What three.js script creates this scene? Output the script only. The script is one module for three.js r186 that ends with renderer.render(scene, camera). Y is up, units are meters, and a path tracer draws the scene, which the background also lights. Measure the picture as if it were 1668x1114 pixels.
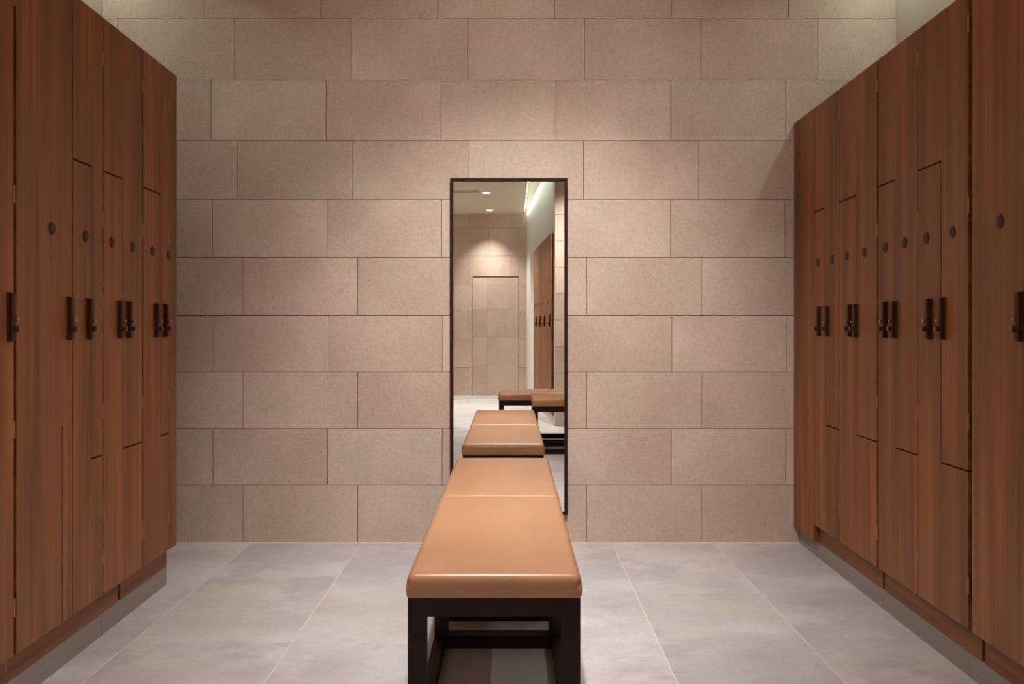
import * as THREE from 'three';
import { RoundedBoxGeometry } from 'three/addons/geometries/RoundedBoxGeometry.js';
import { mergeVertices } from 'three/addons/utils/BufferGeometryUtils.js';
import { RectAreaLightUniformsLib } from 'three/addons/lights/RectAreaLightUniformsLib.js';

// ---------------------------------------------------------------- camera, exposure, lights
const scene = new THREE.Scene();
scene.background = new THREE.Color(0x000000);
const EYE = 1.114, D = 3.82, F = 1200;                    // eye height, distance to the far wall, focal length in pixels of 1668 x 1114
const camera = new THREE.PerspectiveCamera(2 * Math.atan(557 / F) * 180 / Math.PI, 1668 / 1114, 0.02, 60);
camera.position.set(0, EYE, 0);
camera.setViewOffset(1668, 1114, 2, 23, 1668, 1114);      // risen lens: uprights stay upright
const renderer = new THREE.WebGLRenderer({ antialias: true });
renderer.toneMapping = THREE.LinearToneMapping;
renderer.toneMappingExposure = 1.0;
renderer.shadowMap.enabled = true;
RectAreaLightUniformsLib.init();

const CEIL = 3.0, LID = 3.07;                             // suspended ceiling, slab above the light slots
const WL = -2.12, WR = 2.0, BACK = 4.56, PART = 0.76;     // side walls, wall behind the camera, start of the right-hand partition
const WARM = new THREE.Color().setRGB(1, 0.955, 0.925), COOL = new THREE.Color().setRGB(0.86, 1, 0.93);
// downlights: x, z, candela, cone half-angle in degrees, penumbra, aim (x, y, z; straight down if left out)
const DOWN = [
  [0.1, -1.9, 27.5, 37, 1, [0.08, 0.45, -D]],
  [0.1, -1.55, 8, 42, 1, [0.08, 1.85, -D]],
  [-0.12, -1.95, 19.5, 45, 1],
  [0.72, -0.1, 24, 46, 0.8, [0.62, 1.0, PART]],
  [-0.34, 1.25, 16, 44, 0.8],
  [-0.34, 2.68, 28, 46, 0.8],
  [-0.34, 4.18, 16, 45, 0.7],
];
// light slots: x, z from, z to, nits, width
const SLOTS = [
  [-2.0, -3.78, 4.5, 18, 0.04],
  [1.88, -3.78, 0.7, 22, 0.04],
  [0.205, 0.85, 4.5, 16, 0.03, true],
];

// ---------------------------------------------------------------- helpers
let seed = 20240611;
const rnd = () => { seed = (seed + 0x6D2B79F5) | 0; let t = Math.imul(seed ^ (seed >>> 15), 1 | seed); t = (t + Math.imul(t ^ (t >>> 7), 61 | t)) ^ t; return ((t ^ (t >>> 14)) >>> 0) / 4294967296; };
const taken = {};
function numbered(name) { const n = taken[name] || 0; taken[name] = n + 1; return n ? name + '_' + String(n).padStart(3, '0') : name; }
function mesh(name, geometry, material, parent) {
  const m = new THREE.Mesh(geometry, material); m.name = name; m.castShadow = m.receiveShadow = true;
  if (parent) parent.add(m);
  return m;
}
function thing(name, label, category, group) {
  const g = new THREE.Group(); g.name = numbered(name); g.userData = { label, category };
  if (group) g.userData.group = group;
  scene.add(g); return g;
}
function structure(o, label, category) { o.userData = { kind: 'structure', label, category }; scene.add(o); return o; }
const boxGeo = {};
function box(w, h, d) { const k = [w, h, d].map(v => v.toFixed(4)).join(); return boxGeo[k] || (boxGeo[k] = metricBox(w, h, d)); }
function metricBox(w, h, d, u0 = 0, v0 = 0) {             // box with uv in metres
  const g = new THREE.BoxGeometry(w, h, d), uv = g.attributes.uv, s = [[d, h], [d, h], [w, d], [w, d], [w, h], [w, h]];
  for (let i = 0; i < uv.count; i++) { const [a, b] = s[Math.floor(i / 4)]; uv.setXY(i, uv.getX(i) * a + u0, uv.getY(i) * b + v0); }
  return g;
}
function slab(name, x0, x1, y0, y1, z0, z1, material, parent) {
  const m = mesh(name, metricBox(x1 - x0, y1 - y0, z1 - z0), material, parent);
  m.position.set((x0 + x1) / 2, (y0 + y1) / 2, (z0 + z1) / 2); return m;
}

// ---------------------------------------------------------------- procedural textures
function lattice(n, m) { const a = new Float32Array(n * m); for (let i = 0; i < a.length; i++) a[i] = rnd(); return (x, y) => {
  const xi = Math.floor(x), yi = Math.floor(y), fx = x - xi, fy = y - yi, sx = fx * fx * (3 - 2 * fx), sy = fy * fy * (3 - 2 * fy);
  const at = (i, j) => a[((j % m) + m) % m * n + ((i % n) + n) % n];
  return (at(xi, yi) * (1 - sx) + at(xi + 1, yi) * sx) * (1 - sy) + (at(xi, yi + 1) * (1 - sx) + at(xi + 1, yi + 1) * sx) * sy; }; }
function fbm(n, m, octaves, gain = 0.5) {                 // tileable on the unit square
  const L = []; for (let o = 0; o < octaves; o++) L.push(lattice(n << o, m << o));
  return (u, v) => { let s = 0, a = 1, t = 0; for (let o = 0; o < octaves; o++) { s += a * L[o](u * (n << o), v * (m << o)); t += a; a *= gain; } return s / t; };
}
function texture(w, h, metresX, metresY, srgb, fn) {
  const data = new Uint8Array(w * h * 4);
  for (let j = 0; j < h; j++) for (let i = 0; i < w; i++) {
    const c = fn(i / w, j / h), k = (j * w + i) * 4;
    for (let q = 0; q < 3; q++) data[k + q] = Math.max(0, Math.min(255, Math.round(255 * (typeof c === 'number' ? c : c[q]))));
    data[k + 3] = 255;
  }
  const t = new THREE.DataTexture(data, w, h, THREE.RGBAFormat);
  t.wrapS = t.wrapT = THREE.RepeatWrapping; t.magFilter = THREE.LinearFilter; t.minFilter = THREE.LinearMipmapLinearFilter; t.generateMipmaps = true;
  if (srgb) t.colorSpace = THREE.SRGBColorSpace;
  t.repeat.set(1 / metresX, 1 / metresY); t.needsUpdate = true; return t;
}
const mix = (a, b, t) => a.map((v, i) => v + (b[i] - v) * t);
const clamp01 = v => Math.max(0, Math.min(1, v)), step = (a, b, v) => { const t = clamp01((v - a) / (b - a)); return t * t * (3 - 2 * t); };

// limestone: soft cloud, fine grain, a few pits
const sA = fbm(3, 3, 4), sB = fbm(9, 9, 3), sC = fbm(160, 160, 2, 0.7), sP = fbm(60, 60, 1);
const stoneMap = texture(1024, 1024, 1.6, 1.6, true, (u, v) => {
  let c = mix([0.845, 0.80, 0.755], [0.91, 0.875, 0.835], step(0.3, 0.7, sA(u, v)));
  c = mix(c, [0.86, 0.85, 0.785], 0.6 * step(0.45, 0.75, sB(u, v)));
  const g = (sC(u, v) - 0.5) * 0.10 + (rnd() - 0.5) * 0.045, p = step(0.90, 0.97, sP(u, v)) * 0.035;
  return c.map(x => x + g - p);
});
const stoneBump = texture(512, 512, 0.5, 0.5, false, (u, v) => 0.6 * sC(u * 0.5, v * 0.5) + 0.4 * rnd());
// walnut veneer: upright stripes of unequal width and fine drawn-out grain
const wA = fbm(7, 1, 3, 0.6), wB = fbm(26, 2, 2, 0.6), wC = fbm(140, 4, 2, 0.7), wW = fbm(2, 3, 2);
const walnut = (u, v) => {
  const w = u + 0.012 * (wW(u, v) - 0.5);
  const a = step(0.28, 0.72, wA(w, v * 0.999)), b = wB(w, v), c = wC(w, v);
  let k = mix([0.40, 0.235, 0.12], [0.635, 0.39, 0.205], clamp01(0.5 * a + 0.5 * step(0.3, 0.7, b)));
  k = mix(k, [0.53, 0.285, 0.15], 0.4 * step(0.5, 0.8, wB(w + 0.37, v)));
  const g = (c - 0.5) * 0.085 + (rnd() - 0.5) * 0.02;
  return k.map(x => x + g);
};
const walnutMap = texture(1024, 1024, 1.1, 2.6, true, walnut);
const walnutFlat = walnutMap.clone(); walnutFlat.rotation = Math.PI / 2; walnutFlat.repeat.set(1 / 1.1, 1 / 2.6); walnutFlat.needsUpdate = true;
// floor porcelain: cloudy grey with warm and violet patches, drawn out across the slab
const fA = fbm(6, 11, 5, 0.62), fB = fbm(5, 9, 4), fC = fbm(7, 12, 5, 0.6), fG = fbm(200, 200, 1);
const floorMap = texture(1024, 1024, 2.2, 2.2, true, (u, v) => {
  let c = mix([0.725, 0.705, 0.705], [0.815, 0.795, 0.785], step(0.25, 0.75, fA(u, v)));
  c = mix(c, [0.79, 0.755, 0.715], 0.5 * step(0.5, 0.72, fB(u, v)));
  c = mix(c, [0.665, 0.64, 0.655], 0.5 * step(0.56, 0.74, fC(u, v)));
  const g = (fG(u, v) - 0.5) * 0.03 + (rnd() - 0.5) * 0.025;
  return c.map(x => x + g);
});
const lG = fbm(90, 90, 2, 0.6);
const leatherBump = texture(512, 512, 0.2, 0.2, false, (u, v) => lG(u, v));
const lC = fbm(6, 6, 4);
const leatherMap = texture(512, 512, 0.9, 0.9, true, (u, v) => { const t = lC(u, v), g = (rnd() - 0.5) * 0.02; return mix([0.675, 0.48, 0.34], [0.70, 0.50, 0.355], step(0.3, 0.7, t)).map(x => x + g); });
const pA = fbm(90, 90, 2), plasterBump = texture(256, 256, 0.6, 0.6, false, (u, v) => pA(u, v));
const bM = fbm(3, 90, 3, 0.6), greyMap = texture(512, 512, 1.2, 0.6, true, (u, v) => { const t = bM(u, v); return mix([0.565, 0.52, 0.50], [0.62, 0.575, 0.55], t); });

// ---------------------------------------------------------------- materials
const std = p => new THREE.MeshStandardMaterial(p), phys = p => new THREE.MeshPhysicalMaterial(p);
const stoneTints = [[0.79, 0.655, 0.605], [0.80, 0.655, 0.61], [0.78, 0.655, 0.60], [0.79, 0.65, 0.602], [0.775, 0.655, 0.60]];
const M = {
  stone: stoneTints.map(c => std({ map: stoneMap, bumpMap: stoneBump, bumpScale: 0.0004, roughness: 0.8, color: new THREE.Color().setRGB(...c) })),
  joint: std({ color: 0x7f6957, roughness: 0.95 }),
  plaster: std({ color: 0xcbbfae, roughness: 0.9, bumpMap: plasterBump, bumpScale: 0.0004 }),
  whitePlaster: std({ color: 0xe4e2da, roughness: 0.9, bumpMap: plasterBump, bumpScale: 0.0004 }),
  ceiling: std({ color: 0xe4d6c3, roughness: 0.92, bumpMap: plasterBump, bumpScale: 0.0003 }),
  floor: [0.94, 1, 0.97].map(k => std({ map: floorMap, roughness: 0.48, color: new THREE.Color().setRGB(k * 1.03, k * 1.035, k * 1.06) })),
  grout: std({ color: 0xe6d8ca, roughness: 0.9 }),
  walnut: std({ map: walnutMap, roughness: 0.46 }),
  walnutFlat: std({ map: walnutFlat, roughness: 0.5 }),
  kick: std({ map: greyMap, roughness: 0.5, metalness: 0.1 }),
  bronze: std({ color: 0x4b2b1e, roughness: 0.36, metalness: 0.4 }),
  knob: std({ color: 0xb9a393, roughness: 0.22, metalness: 1 }),
  disc: std({ color: 0x3e2115, roughness: 0.4, metalness: 0.25 }),
  hinge: std({ color: 0xb98a5e, roughness: 0.4, metalness: 0.7 }),
  leather: phys({ map: leatherMap, bumpMap: leatherBump, bumpScale: 0.00025, roughness: 0.38, clearcoat: 0.2, clearcoatRoughness: 0.27 }),
  piping: phys({ color: 0x8a5733, roughness: 0.5 }),
  darkWood: phys({ color: 0x251110, roughness: 0.55, specularIntensity: 0.5 }),
  frame: phys({ color: 0x2a1610, roughness: 0.7, specularIntensity: 0.4 }),
  mirror: std({ color: 0xf2f2ee, roughness: 0.0, metalness: 1 }),
  backing: std({ color: 0x554a42, roughness: 0.9 }),
  white: std({ color: 0xe9e6de, roughness: 0.5 }),
  lens: std({ color: 0xffffff, emissive: 0xfff0dc, emissiveIntensity: 6 }),
  led: std({ color: 0xffffff, emissive: 0xe8fff4, emissiveIntensity: 2 }),
  vent: std({ color: 0xb4aa98, roughness: 0.6 }),
};

// ---------------------------------------------------------------- the room
function tile(parent, u0, u1, v0, v1, place, gap = 0.0016, thick = 0.012, material) {
  const w = u1 - u0 - gap * 2, h = v1 - v0 - gap * 2;
  if (w < 0.01 || h < 0.01) return;
  const m = mesh(numbered('tile'), metricBox(w, h, thick, rnd() * 1.6, rnd() * 1.6), material || M.stone[Math.floor(rnd() * M.stone.length)], parent);
  place(m, (u0 + u1) / 2, (v0 + v1) / 2, (rnd() - 0.5) * 0.0009);
}
// far wall: stone courses in a staggered bond
const wallFront = structure(mesh('wall_front', metricBox(WR - WL + 0.4, LID + 0.1, 0.15), M.joint), 'beige limestone tile wall at the far end, behind the mirror', 'wall');
wallFront.position.set((WL + WR) / 2, LID / 2 - 0.05, -D - 0.012 - 0.075);
const COURSES = [0, 0.299, 0.592, 0.885, 1.179, 1.479, 1.781, 2.085, 2.399, 2.719, LID];
const BOND = [[-1.388, 0.594], [-1.544, 0.594], [-1.388, 0.594], [-1.541, 0.594], [-1.388, 0.594], [-1.547, 0.594], [-1.417, 0.598], [-1.554, 0.596], [-1.433, 0.605], [-0.984, 0.606]];
for (let r = 0; r < COURSES.length - 1; r++) {
  const [x0, sp] = BOND[r];
  for (let k = -3; k < 8; k++) {
    const a = Math.max(WL, x0 + k * sp), b = Math.min(WR, x0 + (k + 1) * sp);
    if (b - a > 0.01) tile(wallFront, a, b, COURSES[r], COURSES[r + 1], (m, u, v, j) => m.position.set(u - wallFront.position.x, v - wallFront.position.y, 0.075 + 0.006 + j));
  }
}
// side walls of pale plaster
const wallLeft = slab('wall_left', WL - 0.15, WL, -0.1, LID, -D - 0.1, BACK + 0.1, M.plaster); structure(wallLeft, 'pale plaster wall rising above the left lockers', 'wall');
const wallRight = slab('wall_right', WR, WR + 0.15, -0.1, LID, -D - 0.1, PART + 0.05, M.plaster); structure(wallRight, 'pale plaster wall rising above the right lockers', 'wall');
// wall behind the camera, with a flush tiled door (both seen in the mirror)
const wallBack = structure(mesh('wall_back', metricBox(WR - WL + 0.4, LID + 0.1, 0.15), M.joint), 'beige tile wall seen in the mirror, washed by a downlight', 'wall');
wallBack.position.set((WL + WR) / 2, LID / 2 - 0.05, BACK + 0.012 + 0.075);
const DX0 = -0.63, DX1 = 0.13, DTOP = 1.965;
const backPlace = (m, u, v, j) => m.position.set(u - wallBack.position.x, v - wallBack.position.y, -0.075 - 0.006 - j);
for (let r = 0; r < 7; r++) {
  const v0 = r * 0.46, v1 = Math.min(LID, v0 + 0.46), off = r % 2 ? -2.45 : -2.1;
  for (let k = 0; k < 6; k++) {
    const a = Math.max(WL, off + k * 0.7), b = Math.min(0.9, off + (k + 1) * 0.7);
    if (b - a < 0.02) continue;
    const w0 = v0;
    if (w0 >= DTOP || b <= DX0 || a >= DX1) { tile(wallBack, a, b, w0, v1, backPlace); continue; }
    if (a < DX0) tile(wallBack, a, DX0, w0, v1, backPlace);
    if (b > DX1) tile(wallBack, DX1, b, w0, v1, backPlace);
    if (v1 > DTOP + 0.03) tile(wallBack, Math.max(a, DX0), Math.min(b, DX1), DTOP, v1, backPlace);
  }
}
const door = structure(new THREE.Group(), 'flush beige tiled door in the rear wall, seen in the mirror', 'door'); door.name = 'door_1';
door.position.set((DX0 + DX1) / 2, 0, BACK + 0.012);
for (let r = 0; r < 4; r++) for (let k = 0; k < 2; k++) {
  const ys = [0.006, 0.5, 0.96, 1.42, 1.945], xs = [-0.376, -0.14, 0.376];
  tile(door, xs[k], xs[k + 1], ys[r], ys[r + 1], (m, u, v) => m.position.set(u, v, -0.0055), 0.0012, 0.011);
}
// partition behind the camera on the right: stone end, plaster side
const partShape = new THREE.Shape([[0.5, -PART - 0.012], [WR + 0.15, -PART - 0.012], [WR + 0.15, -BACK], [0.26, -BACK]].map(p => new THREE.Vector2(...p)));
const partGeo = new THREE.ExtrudeGeometry(partShape, { depth: LID + 0.05, bevelEnabled: false }); partGeo.rotateX(-Math.PI / 2); partGeo.translate(0, -0.05, 0);
const partition = structure(mesh('wall_rear_right', partGeo, M.whitePlaster), 'white plaster partition with a stone end, seen in the mirror', 'wall');
for (let r = 0; r < 11; r++) for (let k = -1; k < 3; k++) {
  const a = Math.max(0.5, 0.5 + (k + (r % 2) * 0.5) * 0.6), b = Math.min(WR, 0.5 + (k + 1 + (r % 2) * 0.5) * 0.6);
  if (b - a > 0.01) tile(partition, a, b, r * 0.3, Math.min(LID, r * 0.3 + 0.3), (m, u, v, j) => m.position.set(u, v, PART + 0.006 - 0.012 + j));
}
// floor: long porcelain slabs over pale grout
const floor = slab('floor', WL - 0.1, WR + 0.1, -0.12, -0.0012, -D - 0.1, BACK + 0.1, M.grout); structure(floor, 'cloudy grey porcelain slab floor with pale joints', 'floor');
const FX = [WL, -1.94, -1.345, -0.775, -0.125, 0.524, 1.05, 1.65, WR], FZ = [-D, -0.85, 2.1, BACK];
for (let j = 0; j < 3; j++) for (let i = 0; i < FX.length - 1; i++) {
  const w = FX[i + 1] - FX[i] - 0.0045, d = FZ[j + 1] - FZ[j] - 0.0045;
  const t = mesh(numbered('floor_tile'), metricBox(w, 0.011, d, rnd() * 2.2, rnd() * 2.2), M.floor[(i + j) % 3], floor);
  t.position.set((FX[i] + FX[i + 1]) / 2 - floor.position.x, -0.0055 - floor.position.y, (FZ[j] + FZ[j + 1]) / 2 - floor.position.z);
}
// pale sealant line where the floor meets the far wall
structure(slab('trim_1', WL, WR, 0, 0.0035, -D + 0.0006, -D + 0.0045, M.grout), 'thin pale sealant line along the foot of the far wall', 'trim');
// suspended ceiling with light slots along the sides, closed by a slab above
const ceiling = structure(new THREE.Group(), 'plain beige ceiling with light slots, seen in the mirror', 'ceiling'); ceiling.name = 'ceiling';
slab('ceiling_panel', WL + 0.24, WR - 0.24, CEIL, CEIL + 0.018, -D, PART, M.ceiling, ceiling);
slab('ceiling_panel', WL + 0.24, 0.22, CEIL, CEIL + 0.018, PART, BACK, M.ceiling, ceiling);
slab('slab_above', WL - 0.15, WR + 0.15, LID, LID + 0.1, -D - 0.16, BACK + 0.16, M.plaster, ceiling);

// ---------------------------------------------------------------- lamps
const downNames = ['tilted towards the foot of the mirror wall', 'tilted towards the top of the mirror wall', 'above the near bench', 'above the cross benches, tilted towards the partition', 'behind the cross benches', 'second from the rear wall, beside the ceiling vent', 'closest to the rear wall, above the tiled door'];
const trimGeo = new THREE.LatheGeometry([[0.058, -0.001], [0.062, -0.006], [0.074, -0.005], [0.078, -0.001], [0.078, 0]].map(p => new THREE.Vector2(...p)), 40);
const lensGeo = new THREE.LatheGeometry([[0.0001, -0.004], [0.05, -0.0035], [0.058, -0.001], [0.058, 0], [0.0001, 0]].map(p => new THREE.Vector2(...p)), 40);
DOWN.forEach(([x, z, cd, angle, pen, aim], i) => {
  const g = thing('downlight', 'round recessed ceiling downlight ' + downNames[i], 'downlight', 'downlights in the ceiling');
  g.position.set(x, CEIL, z);
  mesh('trim_ring', trimGeo, M.white, g); mesh('lamp_lens', lensGeo, M.lens, g);
  const s = new THREE.SpotLight(WARM, cd, 0, angle * Math.PI / 180, pen, 2);
  s.position.set(0, -0.012, 0); s.target.position.set(...(aim ? [aim[0] - x, aim[1] - CEIL, aim[2] - z] : [0, -3, 0])); s.castShadow = true; s.shadow.radius = 2.5; s.name = 'spot';
  g.add(s, s.target);
});
const slotNames = ['in the ceiling slot above the left wall', 'in the ceiling slot above the right wall', 'in the ceiling slot beside the white partition'];
SLOTS.forEach(([x, z0, z1, nits, w, side], i) => {
  const g = thing('light_strip', 'cool white linear light strip ' + slotNames[i], 'light strip', 'light strips in the ceiling slots');
  g.position.set(x, side ? 3.044 : LID, (z0 + z1) / 2);
  if (side) g.rotation.z = Math.PI / 4;                               // strip tilted towards the wall across the slot
  const ch = mesh('channel', box(w + 0.016, 0.014, z1 - z0), M.white, g); ch.position.y = -0.007;
  const led = mesh('lamp_diffuser', box(w, 0.006, z1 - z0 - 0.01), M.led, g); led.position.y = -0.017;
  const l = new THREE.RectAreaLight(COOL, nits, w, z1 - z0 - 0.01); l.name = 'area'; l.position.y = -0.022; l.rotation.x = -Math.PI / 2; g.add(l);
});
// ceiling vent
{
  const g = thing('ceiling_vent', 'flat slotted air vent in the ceiling beside a downlight, seen in the mirror', 'vent');
  g.position.set(-0.68, CEIL, 2.6);
  for (const s of [-1, 1]) { slab('frame_rail', -0.24, 0.24, -0.006, 0, s * 0.075 - 0.009, s * 0.075 + 0.009, M.vent, g); slab('frame_rail', s * 0.231 - 0.009, s * 0.231 + 0.009, -0.006, 0, -0.066, 0.066, M.vent, g); }
  slab('backing', -0.222, 0.222, -0.002, 0, -0.066, 0.066, M.backing, g);
  for (let k = 0; k < 4; k++) { const b = slab('slat', -0.222, 0.222, -0.007, -0.0035, -0.05 + k * 0.033 - 0.012, -0.05 + k * 0.033 + 0.012, M.vent, g); b.rotation.x = 0.12; }
}

// ---------------------------------------------------------------- lockers
// local axes of a locker: x along the row, y up, z out of the doors (doors' faces at z = 0)
const DOOR = 0.02;
function doorGeo(points, u0) {
  const bev = 0.0012, s = new THREE.Shape(points.map(p => new THREE.Vector2(...p)));
  const g = new THREE.ExtrudeGeometry(s, { depth: DOOR - 2 * bev, bevelEnabled: true, bevelThickness: bev, bevelSize: bev, bevelOffset: -bev, bevelSegments: 1 });
  g.translate(0, 0, -DOOR + bev);
  const uv = g.attributes.uv; for (let i = 0; i < uv.count; i++) uv.setXY(i, uv.getX(i) + u0, uv.getY(i) + u0 * 0.73);
  return g;
}
const plateGeo = new RoundedBoxGeometry(0.022, 0.142, 0.006, 2, 0.0025), gripGeo = new RoundedBoxGeometry(0.018, 0.138, 0.013, 3, 0.004);
const turnGeo = new THREE.CylinderGeometry(0.0085, 0.0095, 0.016, 20).rotateX(Math.PI / 2), keyGeo = new RoundedBoxGeometry(0.005, 0.018, 0.007, 2, 0.002);
const pinGeo = new THREE.CylinderGeometry(0.005, 0.005, 0.006, 14).rotateX(Math.PI / 2);
const discGeo = new THREE.LatheGeometry([[0.0001, 0.0032], [0.010, 0.0036], [0.0165, 0.0038], [0.0195, 0.0026], [0.02, 0]].map(p => new THREE.Vector2(...p)).reverse(), 32).rotateX(Math.PI / 2);
const rimGeo = new THREE.TorusGeometry(0.0178, 0.0011, 8, 32);
function addHandle(doorMesh, x, y = 1.145) {
  const h = mesh('handle', plateGeo, M.bronze, doorMesh); h.position.set(x, y, 0.003);
  const g = mesh('grip', gripGeo, M.bronze, h); g.position.set(0, 0, 0.0085);
  const t = mesh('lock_knob', turnGeo, M.bronze, h); t.position.set(0, -0.034, 0.0165);
  const k = mesh('knob_key', keyGeo, M.knob, h); k.position.set(0, -0.034, 0.026);
  const p = mesh('lock_pin', pinGeo, M.knob, h); p.position.set(0, -0.006, 0.0205);
}
function addDisc(doorMesh, x, y = 1.425) {
  const d = mesh('number_disc', discGeo, M.disc, doorMesh); d.position.set(x, y, 0); d.scale.x = 0.7;
  const r = mesh('disc_rim', rimGeo, M.bronze, d); r.position.set(0, 0, 0.0034);
}
const hingeGeo = new THREE.CylinderGeometry(0.0028, 0.0028, 0.052, 12);
const TOPLINE = 1.671, LOWLINE = 0.663, Y0 = 0.166;
// o: W width, top, c seam position, gl / gr half gaps at the two edges, gm half seam gap, handles [lower x, upper x], discs
function locker(label, group, o) {
  const g = thing('locker', label, 'locker', group), { W, top, depth = 0.5, gl = 0.002, gr = 0.002, gm = 0.0012 } = o, gh = 0.0028, u0 = rnd() * 5;
  // open-fronted carcass of boards behind the doors; wide gaps run on between the cabinets
  const xl = Math.max(0.0006, gl), xr = W - Math.max(0.0006, gr), fz = -DOOR - 0.002, bt = 0.016, z1 = -depth;
  slab('side_panel', xl, xl + bt, Y0, top - 0.002, z1, fz, M.walnut, g); slab('side_panel', xr - bt, xr, Y0, top - 0.002, z1, fz, M.walnut, g);
  slab('top_panel', xl + bt, xr - bt, top - 0.018, top - 0.002, z1, fz, M.walnut, g); slab('base_panel', xl + bt, xr - bt, Y0, Y0 + bt, z1, fz, M.walnut, g);
  slab('back_panel', xl + bt, xr - bt, Y0 + bt, top - 0.018, z1, z1 + 0.008, M.walnut, g);
  if (o.doors) o.doors.forEach(d => { const m = mesh(d.name || 'door', doorGeo(d.points, u0), M.walnut, g); (d.handles || []).forEach(x => addHandle(m, x)); (d.discs || []).forEach(x => addDisc(m, x)); });
  else {
    const c = o.c, lo = mesh('lower_door', doorGeo([[gl, Y0], [W - gr, Y0], [W - gr, LOWLINE - gh], [c - gm, LOWLINE - gh], [c - gm, TOPLINE - gh], [gl, TOPLINE - gh]], u0), M.walnut, g);
    const up = mesh('upper_door', doorGeo([[c + gm, LOWLINE + gh], [W - gr, LOWLINE + gh], [W - gr, top], [gl, top], [gl, TOPLINE + gh], [c + gm, TOPLINE + gh]], u0), M.walnut, g);
    addHandle(lo, o.handles[0]); addDisc(lo, o.discs[0]);
    if (!o.oneHandle) { addHandle(up, o.handles[1]); addDisc(up, o.discs[1]); }
  }
  if (o.end) { slab('end_panel', W + 0.001, W + o.end, Y0, top, -DOOR, 0, M.walnut, g); slab('end_panel', W + o.end - 0.02, W + o.end, Y0, top, -depth, -DOOR, M.walnut, g); }
  for (const y of o.hinges || [0.305, 0.82, 1.5, 2.07]) { const h = mesh('hinge', hingeGeo, M.hinge, g); h.position.set(W - Math.max(0.003, gr - 0.003), y, -0.0006); }
  return g;
}
const rightX = d => 1.387 + 0.021 * d, leftX = d => -1.376 - 0.027 * d;
const placeRight = (g, dFar) => { g.position.set(rightX(dFar), 0, -dFar); g.rotation.y = -(Math.PI / 2 + 0.021); };
const placeLeft = (g, dNear) => { g.position.set(leftX(dNear), 0, -dNear); g.rotation.y = Math.PI / 2 + 0.027; };
const rd = x => 1664.9 / (x - 857.2), ld = x => 1651 / (799.6 - x);    // depth of a spot on a row from its column in the photograph's frame
const tallDoor = (W, top, gl, gr) => [[gl, Y0], [W - gr, Y0], [W - gr, top], [gl, top]];
// right row, from the far wall to the camera
const RT = 2.172, GR = 'walnut lockers along the right wall';
{
  const dz = [3.552, 3.265, 2.907, 2.610, 2.303];
  const spec = [
    { c: 1345, handles: [1336, 1349.5], discs: [1333, 1355.5], gl: 0.001, gr: 0.0018, label: 'walnut locker with two interlocking doors, farthest on the right beside the filler strip' },
    { c: 1394.5, handles: [1386.5, 1396], discs: [1380, 1408], gl: 0.0018, gr: 0.007, label: 'walnut locker with two interlocking doors, second from the far wall on the right' },
    { c: 1458, handles: [1444, 1459], discs: [1442.5, 1474], gl: 0.007, gr: 0.0016, label: 'walnut locker with two interlocking doors, third from the far wall on the right' },
    { c: 1533, handles: [1516, 1538], discs: [1510, 1552.5], gl: 0.0016, gr: 0.011, gm: 0.002, label: 'walnut locker with interlocking doors, fourth on the right, before the wide dark gap' },
  ];
  spec.forEach((s, i) => {
    const d0 = dz[i], W = d0 - dz[i + 1], at = x => d0 - rd(x);
    placeRight(locker(s.label, GR, { W, top: RT, c: at(s.c), handles: s.handles.map(at), discs: s.discs.map(at), gl: s.gl, gr: s.gr, gm: s.gm }), d0);
  });
  let d0 = 2.303, W = 0.36;
  placeRight(locker('tall single-door walnut locker at the right edge of the photo', GR, { W, top: RT, doors: [{ points: tallDoor(W, RT, 0.011, 0.003), handles: [d0 - rd(1665)], discs: [d0 - rd(1630)] }] }), d0);
  d0 -= W; W = 0.36;
  for (let k = 0; k < 4; k++, d0 -= W) placeRight(locker('tall single-door walnut locker out of frame right, ' + ['next to the photo edge', 'beside the cross bench', 'beside the camera', 'nearest the partition'][k], GR, { W, top: RT, doors: [{ points: tallDoor(W, RT, 0.003, 0.003), handles: [W - 0.06], discs: [W * 0.5] }] }), d0);
  // filler strip between the row and the far wall
  const f = thing('filler_panel', 'narrow walnut filler strip between the right lockers and the far wall', 'panel', undefined), fw = 3.816 - 3.553;
  slab('face_board', 0, fw, 0.083, RT, -DOOR, 0, M.walnut, f); slab('side_board', fw - 0.02, fw, 0.083, RT, -0.5, -DOOR, M.walnut, f);
  placeRight(f, 3.816);
}
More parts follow.
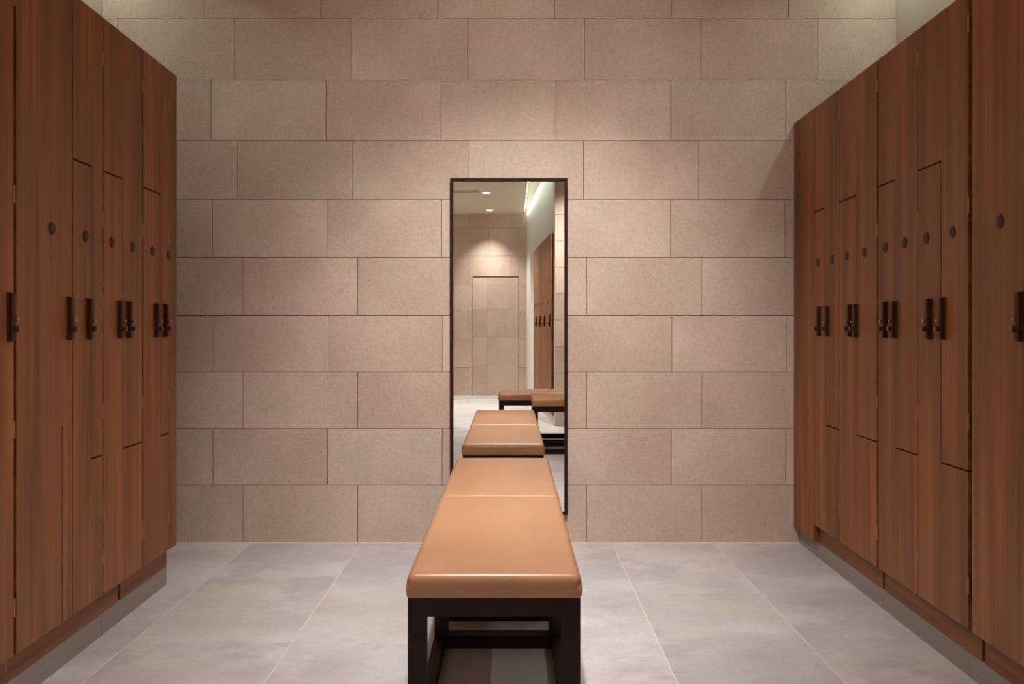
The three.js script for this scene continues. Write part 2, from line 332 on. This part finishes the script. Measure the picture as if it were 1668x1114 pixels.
// left row, from the camera to the far end
const LT = 2.216, GL = 'walnut lockers along the left wall';
{
  let dn = 2.131 - 0.36, W = 0.36;
  for (let k = 0; k < 4; k++) { const d = dn - W * (k + 1); placeLeft(locker('tall single-door walnut locker out of frame left, ' + ['next to the photo edge', 'beside the cross bench', 'beside the camera', 'farthest behind the camera'][k], GL, { W, top: LT, doors: [{ points: tallDoor(W, LT, 0.003, 0.003), handles: [W - 0.05], discs: [W * 0.5] }] }), d); }
  placeLeft(locker('tall single-door walnut locker at the left edge of the photo', GL, { W, top: LT, gr: 0.007, doors: [{ points: tallDoor(W, LT, 0.003, 0.007), handles: [ld(19) - dn - 0.012], discs: [0.1] }] }), dn);
  const B0 = 2.131, C0 = ld(118.5), Cl = ld(101.5), D0 = ld(168), E0 = ld(232.5), E1 = ld(276);
  W = C0 - B0; const notch = 0.80, wl = Cl - B0;
  placeLeft(locker('walnut locker with a stepped tall door, second from the left edge of the photo', GL, { W, top: LT, gr: 0.003, hinges: [], doors: [
    { points: [[0.007, Y0], [wl - 0.002, Y0], [wl - 0.002, notch - 0.001], [W - 0.0025, notch - 0.001], [W - 0.0025, LT], [0.007, LT]], handles: [ld(111) - B0], discs: [ld(84) - B0] },
    { name: 'filler_strip', points: [[wl + 0.002, Y0], [W - 0.0008, Y0], [W - 0.0008, notch + 0.0005], [wl + 0.002, notch + 0.0005]] } ] }), B0);
  const spec = [
    { d0: C0, d1: D0, c: 149, handles: [143.5, 152], discs: [139, 158], gl: 0.0025, gr: 0.003, oneHandle: true, label: 'narrow walnut locker with two interlocking doors, third from the left edge of the photo' },
    { d0: D0, d1: E0, c: 200.5, handles: [193, 208], discs: [182, 216], gl: 0.003, gr: 0.003, label: 'walnut locker with two interlocking doors, second from the far end of the left row' },
    { d0: E0, d1: E1, c: 262, handles: [253, 268], discs: [248, 274], gl: 0.004, gr: 0.001, gm: 0.0018, end: 3.227 - E1, label: 'walnut locker with two interlocking doors, at the far end of the left row' },
  ];
  for (const s of spec) { const at = x => ld(x) - s.d0; placeLeft(locker(s.label, GL, { W: s.d1 - s.d0, top: LT, c: at(s.c), handles: s.handles.map(at), discs: s.discs.map(at), gl: s.gl, gr: s.gr, gm: s.gm, oneHandle: s.oneHandle, end: s.end }), s.d0); }
}
// plinths: walnut boards above a grey kick plate, set back under the doors
function plinth(label, place, length, set, slots, kickTop, from, kickJoints) {
  const g = thing('plinth', label, 'plinth');
  const k = [0, ...kickJoints, length];
  for (let i = 0; i < k.length - 1; i++) slab('kick_plate', k[i] + 0.0008, k[i + 1] - 0.0008, 0, kickTop, -set - 0.03, -set, M.kick, g);
  const s = [from, ...slots, length];
  for (let i = 0; i < s.length - 1; i++) slab('plinth_board', s[i] + (i || from ? 0.009 : 0), s[i + 1] - 0.009, kickTop + 0.002, Y0 - 0.001, -set - 0.018, -set + 0.004, M.walnutFlat, g);
  slab('core', from, length, 0, Y0 - 0.001, -0.45, -set - 0.12, M.walnut, g);
  place(g); return g;
}
plinth('grey kick plate with walnut boards under the right lockers', g => placeRight(g, 3.812), 3.812 - 0.51, 0.028, [3.812 - 2.907, 3.812 - 2.272, 3.812 - 1.6, 3.812 - 0.95], 0.08, 3.812 - 3.548, [3.812 - 2.35, 3.812 - 1.2]);
{
  const start = 2.131 - 0.36 * 5, s = d => d - start;
  plinth('grey kick plate with walnut boards under the left lockers', g => placeLeft(g, start), s(3.2), 0.033, [s(1.3), s(2.07), s(2.785)], 0.083, 0, [s(1.2), s(2.67)]);
}
// lockers on the partition, seen in the mirror
{
  const p0 = [0.494 - 0.006, 0.86], p1 = [0.361 - 0.006, 2.96], L = Math.hypot(p1[0] - p0[0], p1[1] - p0[1]), n = 4, W = L / n;
  const ang = -Math.atan2(p1[1] - p0[1], p1[0] - p0[0]);               // local x runs from p0 to p1
  for (let k = 0; k < n; k++) {
    const g = thing('wall_locker', 'tall walnut locker on the white partition in the mirror, ' + ['first from the stone edge', 'second from the stone edge', 'third from the stone edge', 'last before the rear wall'][k], 'locker', 'walnut lockers on the partition in the mirror');
    slab('body', 0.001, W - 0.001, 0.1, 2.2, -0.012, 0.006, M.walnut, g);
    const d = mesh('door', doorGeo(tallDoor(W, 2.205, 0.004, 0.004), rnd() * 5), M.walnut, g); d.position.z = 0.03; addHandle(d, 0.05, 1.2); addDisc(d, W / 2);
    g.position.set(p0[0] + (p1[0] - p0[0]) * k / n, 0, p0[1] + (p1[1] - p0[1]) * k / n); g.rotation.y = ang;
  }
}

// ---------------------------------------------------------------- benches
const CT = 0.484, CB = 0.419;
function cushionGeo(w, h, l, dome = 0) {                   // soft slab: round upper edge, tight lower edge, slight crown, bulging sides
  const src = new THREE.BoxGeometry(2, 2, 2, 40, 18, 64); src.deleteAttribute('uv'); src.deleteAttribute('normal');
  const g = mergeVertices(src, 1e-5), p = g.attributes.position, uv = new Float32Array(p.count * 2), half = [w / 2, h / 2, l / 2];
  for (let i = 0; i < p.count; i++) {
    const v = [p.getX(i), p.getY(i), p.getZ(i)].map((c, k) => half[k] * Math.sin(c * Math.PI / 2)), r = v[1] < 0 ? 0.008 : 0.02;
    const q = v.map((c, k) => Math.max(r - half[k], Math.min(half[k] - r, c))), d = v.map((c, k) => c - q[k]), n = Math.hypot(...d) || 1;
    let [x, y, z] = q.map((c, k) => c + (n > 1e-6 ? d[k] / n * Math.min(r, Math.max(...d.map(Math.abs))) : 0));
    const a = x / half[0], c = z / half[2], t = y / half[1], bulge = 1 - t * t;
    x += Math.sign(x) * Math.abs(a) ** 8 * (0.002 * bulge - 0.003 * Math.max(0, t));
    z += Math.sign(z) * Math.abs(c) ** 16 * (0.002 * bulge - 0.002 * Math.max(0, t));
    if (t > 0) y += t * (0.005 * (1 - a * a) * (1 - c ** 4) - 0.002 + dome * (1 - c * c) * (1 - 0.5 * a * a));
    p.setXYZ(i, x, y, z); uv[2 * i] = x + y * 0.5; uv[2 * i + 1] = z + y * 0.5;
  }
  g.setAttribute('uv', new THREE.BufferAttribute(uv, 2)); g.computeVertexNormals(); return g;
}
// local z = length, x = width; frame runs from zf to zr inside a cushion of length l centred on z = 0
function bench(label, l, zf, zr, dome) {
  const g = thing('bench', label, 'bench', 'tan leather benches'), w = 0.45, fw = 0.444, q = 0.046, h = CB;
  const c = mesh('cushion', cushionGeo(w, CT - CB, l, dome), M.leather, g); c.position.y = (CT + CB) / 2;
  for (const sx of [-1, 1]) for (const sz of [-1, 1]) {                 // tucked corner seams
    const s = mesh('corner_seam', new THREE.CylinderGeometry(0.0011, 0.0011, 0.02, 6), M.piping, c);
    s.position.set(sx * (w / 2 - 0.0075), 0.009, sz * (l / 2 - 0.0062)); s.rotation.set(sz * 0.25, 0, 0);
  }
  const leg = metricBox(q, h, q), rail = metricBox(fw - 2 * q, 0.047, q), base = metricBox(fw - 2 * q, 0.045, q), sl = Math.abs(zr - zf) - 2 * q;
  const put = (n, ge, x, y, z) => mesh(n, ge, M.darkWood, g).position.set(x, y, z);
  for (const z of [zf - q / 2 * Math.sign(zf - zr), zr + q / 2 * Math.sign(zf - zr)]) {
    for (const s of [-1, 1]) put('leg', leg, s * (fw - q) / 2, h / 2, z);
    put('apron', rail, 0, h - 0.0235, z); put('base_rail', base, 0, 0.0225, z);
  }
  for (const s of [-1, 1]) { put('side_rail', metricBox(0.03, 0.047, sl), s * (fw / 2 - 0.02), h - 0.0235, (zf + zr) / 2); put('base_rail', metricBox(0.036, 0.045, sl), s * (fw / 2 - 0.018), 0.0225, (zf + zr) / 2); }
  put('seat_board', metricBox(fw - 0.08, 0.012, Math.abs(zr - zf) - 2 * q), 0, h - 0.008, (zf + zr) / 2);
  return g;
}
const BX = -0.043;
{
  const a = bench('tan leather bench on a dark wood frame, nearest the camera', 0.897, 0.4485 - 0.004, 0.4485 - 0.718); a.position.set(BX, 0, -1.888 - 0.4485);
  const b = bench('tan leather bench standing end to end behind the near one, closest to the mirror', 0.806, 0.403 - 0.006, -0.403 + 0.03); b.position.set(BX + 0.002, 0, -2.79 - 0.403);
  const c = bench('tan leather bench set crosswise, its dark legs seen at the right edge of the mirror', 0.9, 0.446, -0.446, 0.025); c.rotation.y = Math.PI / 2; c.position.set(0.19 + 0.45, 0, -1.12 + 0.225);
  const d = bench('tan leather bench set crosswise, the rearmost cushion seen in the mirror', 0.9, 0.446, -0.446, 0.025); d.rotation.y = Math.PI / 2; d.position.set(-0.118 + 0.45, 0, -0.59 + 0.225);
}

// ---------------------------------------------------------------- mirror
{
  const g = thing('wall_mirror', 'tall narrow mirror in a thin dark brown frame on the stone wall', 'mirror');
  const x0 = -0.312, x1 = 0.293, y0 = 0.15, y1 = 1.886, fw = 0.016, t = 0.026;
  g.position.set((x0 + x1) / 2, y0, -D);
  const w = x1 - x0, h = y1 - y0;
  slab('backing_board', -w / 2 + 0.004, w / 2 - 0.004, 0.004, h - 0.004, 0.001, 0.012, M.backing, g);
  slab('glass', -w / 2 + fw - 0.002, w / 2 - fw + 0.002, fw - 0.002, h - fw + 0.002, 0.0125, 0.0175, M.mirror, g);
  for (const s of [-1, 1]) { const r = mesh('frame_rail', new RoundedBoxGeometry(fw, h, t, 2, 0.002), M.frame, g); r.position.set(s * (w - fw) / 2, h / 2, t / 2 + 0.001); }
  for (const y of [fw / 2, h - fw / 2]) { const r = mesh('frame_rail', new RoundedBoxGeometry(w - 2 * fw, fw, t, 2, 0.002), M.frame, g); r.position.set(0, y, t / 2 + 0.001); }
}

renderer.render(scene, camera);
